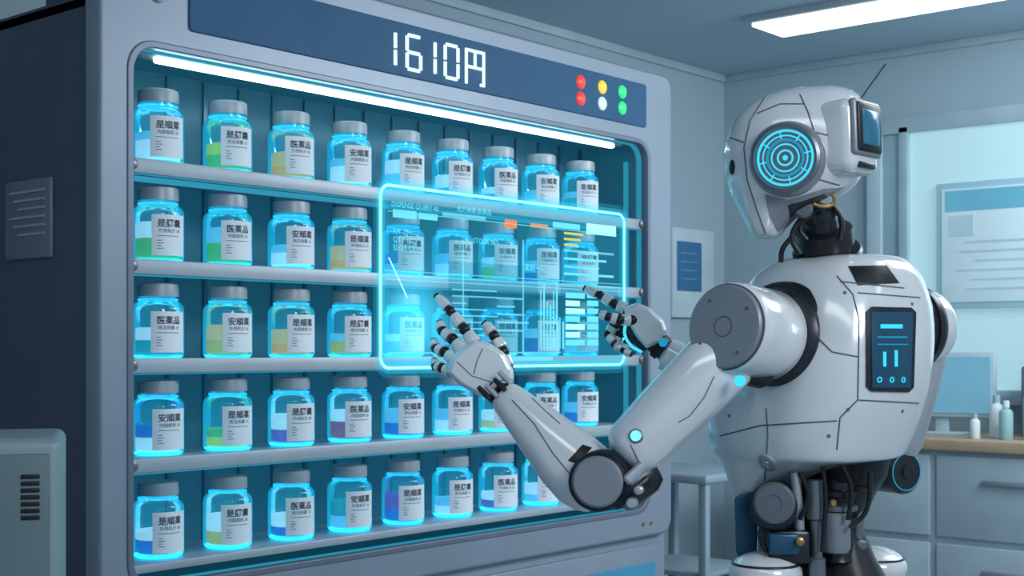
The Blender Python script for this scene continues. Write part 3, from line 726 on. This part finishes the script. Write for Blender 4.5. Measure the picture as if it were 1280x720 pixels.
patch('jaw_underside', hb, [(956, 243), (985, 250), (1030, 236), (1055, 234), (1036, 246), (1000, 262), (984, 282), (972, 290), (962, 270)], .001, M_disc, rb)
patch('jaw_gap', hb, [(985, 256), (1000, 252), (1030, 242), (1034, 246), (1000, 261), (987, 272)], .002, M_black, rb)
l, nr = hit(hb, 915, 209)
if l is not None: sph('eye_left', l, .0085, M_black, rb, (perp(nr)[0], nr, Z), (1.0, .35, 1.5))
lh, nh = hit(hb, 984, 199)
e0 = W(984, 199, (lh-C).dot(F)) + he*.004
lathe('ear_housing', e0-he*.04, he, [(0, .058), (.032, .062), (.044, .061), (.050, .056)], M_disc, rb, 56)
lathe('ear_rim', e0+he*.004, he, [(0, .057), (.010, .056), (.013, .051), (.010, .049)], M_grey, rb, 56)
lathe('ear_disc', e0+he*.004, he, [(0, .05), (.008, .049), (.0085, .001)], M_navy, rb, 56)
ec = e0+he*.014; u, v2 = perp(he)
for k, (r, w, m_) in enumerate(((.044, .0020, M_cy), (.036, .0012, M_cy), (.029, .0024, M_cyd), (.022, .0014, M_cy), (.012, .0016, M_cy))):
    wire('ear_ring_%d' % (k+1), [ec+u*r*math.cos(t*math.pi/24)+v2*r*math.sin(t*math.pi/24) for t in range(48)], w, m_, rb, True)
lathe('ear_core', e0+he*.010, he, [(0, .005), (.006, .004), (.007, .001)], M_cy, rb, 20)
for t in range(8):
    a = t*math.pi/4+.2
    wire('ear_spoke_%d' % (t+1), [ec+(u*math.cos(a)+v2*math.sin(a))*.031, ec+(u*math.cos(a)+v2*math.sin(a))*.042], .001, M_cy, rb)
bn = D(.72, -.69, .04); bu = D(.69, .72); bz = bn.cross(bu).normalized()
if bz.z < 0: bz = -bz
lh, nh = hit(hb, 1070, 165)
sc = W(1077, 163, (lh-C).dot(F)) + bn*.014
box('rear_visor_housing', sc-bn*.050-bz*.010, (.096, .085, .120), M_white, rb, (bu, bn, bz), .018, 5)
box('rear_visor_rim', sc-bn*.008+bz*.002, (.084, .014, .092), M_disc, rb, (bu, bn, bz), .010, 3)
box('rear_visor_bezel', sc-bn*.002+bz*.002, (.074, .010, .080), M_black, rb, (bu, bn, bz), .008, 3)
box('rear_visor_screen', sc+bn*.001+bz*.002, (.054, .008, .058), mat('visor_glass', (.03, .12, .2), .2, .15, emit=(.015, .12, .2), es=.5), rb, (bu, bn, bz), .004, 2)
box('rear_visor_vent', sc-bn*.008-bz*.058, (.05, .008, .010), M_dark, rb, (bu, bn, bz), .002, 2)
wire('antenna', [W(1066, 138, 2.26), W(1084, 112, 2.27), W(1107, 80, 2.28)], .0013, M_black, rb)
lathe('antenna_base', W(1064, 141, 2.26), D(.5, 0, .85), [(0, .006), (.012, .004)], M_dark, rb, 16)

# --- waist and pelvis
P = slices([(555, 950, 1100, .07), (590, 950, 1095, .07), (612, 965, 1085, .06), (650, 985, 1070, .045), (690, 970, 1085, .06), (730, 950, 1105, .08), (775, 960, 1095, .07), (790, 980, 1075, .04)], 2.40, fB, sB, .62, .79, 28)
v, f = rings_mesh(P); mk('pelvis_core', v, f, M_black, rb)
lathe('hip_disc_mount', W(969, 628, 2.32), D(-.25, -.97), [(0, .040), (.07, .040), (.076, .035)], M_dark, rb, 40)
lathe('hip_disc', W(968, 628, 2.245), D(-.25, -.97), [(0, .034), (.012, .034), (.016, .030), (.0165, .014), (.014, .0135), (.014, .001)], M_grey, rb, 40)
seg('spine_tube', W(1048, 575, 2.33), W(1046, 700, 2.33), [(0, .030), (.2, .030), (.21, .036), (.3, .036), (.31, .026), (.55, .026), (.56, .034), (.66, .034), (.67, .027), (.95, .027), (1, .03)], M_dark, rb)
seg('spine_piston', W(1018, 600, 2.28), W(1022, 720, 2.28), [(0, .014), (.4, .014), (.42, .009), (.8, .009), (.82, .014), (1, .014)], M_grey, rb)
seg('spine_piston_2', W(1076, 570, 2.34), W(1070, 700, 2.34), [(0, .016), (.45, .016), (.47, .010), (.8, .010), (.82, .017), (1, .017)], M_grey, rb)
seg('spine_piston_3', W(994, 590, 2.27), W(1000, 665, 2.28), [(0, .008), (.5, .009), (1, .008)], M_light, rb)
seg('spine_sleeve_light', W(1045, 640, 2.295), W(1045, 690, 2.295), [(0, .020), (.05, .024), (.9, .024), (1, .020)], M_disc, rb)
for k, (x, y) in enumerate(((1046, 616), (1046, 634), (1075, 610), (1020, 645), (1076, 590))):
    lathe('waist_band_%d' % (k+1), W(x, y, 2.31), Z, [(-.006, .030), (-.004, .034), (.004, .034), (.006, .030)] if k < 2 else [(-.005, .016), (-.003, .020), (.003, .020), (.005, .016)], M_grey if k % 2 else M_black, rb, 28)
box('waist_box', W(983, 682, 2.28), (.07, .05, .055), M_dark, rb, (R, F, Z), .006)
box('waist_box_lid', W(980, 680, 2.252), (.05, .012, .035), M_navy, rb, (R, F, Z), .004)
lathe('waist_bolt', W(999, 676, 2.245), -F, [(0, .007), (.01, .007), (.012, .004)], M_gold, rb, 16)
lathe('waist_bolt_2', W(1040, 628, 2.27), -F, [(0, .006), (.01, .006), (.012, .004)], M_gold, rb, 16)
hull('abdomen_plate', [W(x, y, d) for x, y in ((918, 622), (940, 612), (948, 640), (946, 690), (930, 710), (920, 690)) for d in (2.33, 2.42)], M_navy, bev=.004)
hull('abdomen_plate_2', [W(x, y, d) for x, y in ((948, 652), (964, 660), (962, 700), (946, 706)) for d in (2.29, 2.36)], M_grey, bev=.004)
for k, pts in enumerate(([(1000, 590), (1010, 620), (1000, 650)], [(1028, 580), (1032, 620), (1028, 690)], [(1062, 660), (1082, 640), (1088, 590)], [(955, 650), (950, 670), (958, 690)], [(1052, 580), (1064, 610), (1060, 650)])):
    wire('waist_cable_%d' % (k+1), [W(x, y, 2.26) for x, y in pts], .004, M_black, rb, kind='BEZIER')
axH = (R, F, Z)
for nm, hx_, dh_, hy_ in (('left', 957, 2.29, 716), ('right', 1090, 2.44, 708)):
    top = W(hx_, hy_, dh_); kn = Vector((top.x, top.y, .50))+fB*.03; an = Vector((top.x, top.y, .09))-fB*.02
    sph('hip_shell_'+nm, top, .062, M_white, rb, axH, (1.0, 1.0, .6))
    wire('hip_ring_'+nm, [top+Z*.016+R*.055*math.cos(t*math.pi/16)+F*.055*math.sin(t*math.pi/16) for t in range(32)], .0025, M_dark, rb, True)
    seg('thigh_'+nm, top-Z*.02, kn, [(0, .05), (.05, .07), (.3, .072), (.7, .058), (.92, .048), (.96, .035)], M_white, rb)
    lathe('knee_'+nm, kn-sB*.055, sB, [(0, .038), (.01, .045), (.1, .045), (.11, .038)], M_dark, rb)
    seg('shin_'+nm, kn, an, [(.08, .035), (.12, .046), (.35, .054), (.8, .036), (.95, .032), (.98, .024)], M_white, rb)
    sph('ankle_'+nm, an, .036, M_dark, rb)
    fc = Vector((an.x, an.y, 0))+fB*.05
    hull('foot_'+nm, [fc+fB*a_+sB*b_+Z*z_ for a_, b_, z_ in ((-.11, -.035, .0), (-.11, .035, .0), (.14, -.045, .0), (.14, .045, .0), (.165, 0, .0), (-.09, -.03, .08), (-.09, .03, .08), (.03, -.035, .075), (.03, .035, .075), (.14, -.035, .03), (.14, .035, .03))], M_white, bev=.006)

# ============================================================ LIGHTS
w = bpy.data.worlds.new('World'); scene.world = w; w.use_nodes = True
w.node_tree.nodes['Background'].inputs[0].default_value = (.48, .67, .85, 1)
w.node_tree.nodes['Background'].inputs[1].default_value = .56
def area(name, loc, tgt, sx, sy, pw, col):
    l = bpy.data.lights.new(name, 'AREA'); l.shape = 'RECTANGLE'; l.size = sx; l.size_y = sy; l.energy = pw; l.color = col
    o = bpy.data.objects.new(name, l); scene.collection.objects.link(o); o.location = loc
    o.rotation_euler = (Vector(tgt)-Vector(loc)).to_track_quat('-Z', 'Y').to_euler(); return o
area('robot_key_light', (1.2, -4.2, 2.6), (2.4, -1.6, 1.2), .9, .9, 46, (.92, .97, 1))  # added key light, unseen, from the camera side onto the robot
area('overhead_fill_light', (4.2, -2.4, 2.7), (4.2, -1.2, 0), 1.5, 1.0, 50, (.86, .95, 1))  # added overhead fill out of view, no fixture modelled here
area('wall_wash_light', (5.3, -2.6, 2.6), (6.2, .6, 1.6), 1.2, .6, 42, (.84, .95, 1))

# ============================================================ CAMERA
cd = bpy.data.cameras.new('camera'); cam = bpy.data.objects.new('camera', cd); scene.collection.objects.link(cam)
cam.location = C
cam.rotation_euler = F.to_track_quat('-Z', 'Y').to_euler()
cd.sensor_width = 36; cd.lens = FPX/1280*36; cd.shift_y = 75/1280; cd.clip_start = .05
cd.dof.use_dof = True; cd.dof.focus_distance = 2.9; cd.dof.aperture_fstop = 8
scene.camera = cam
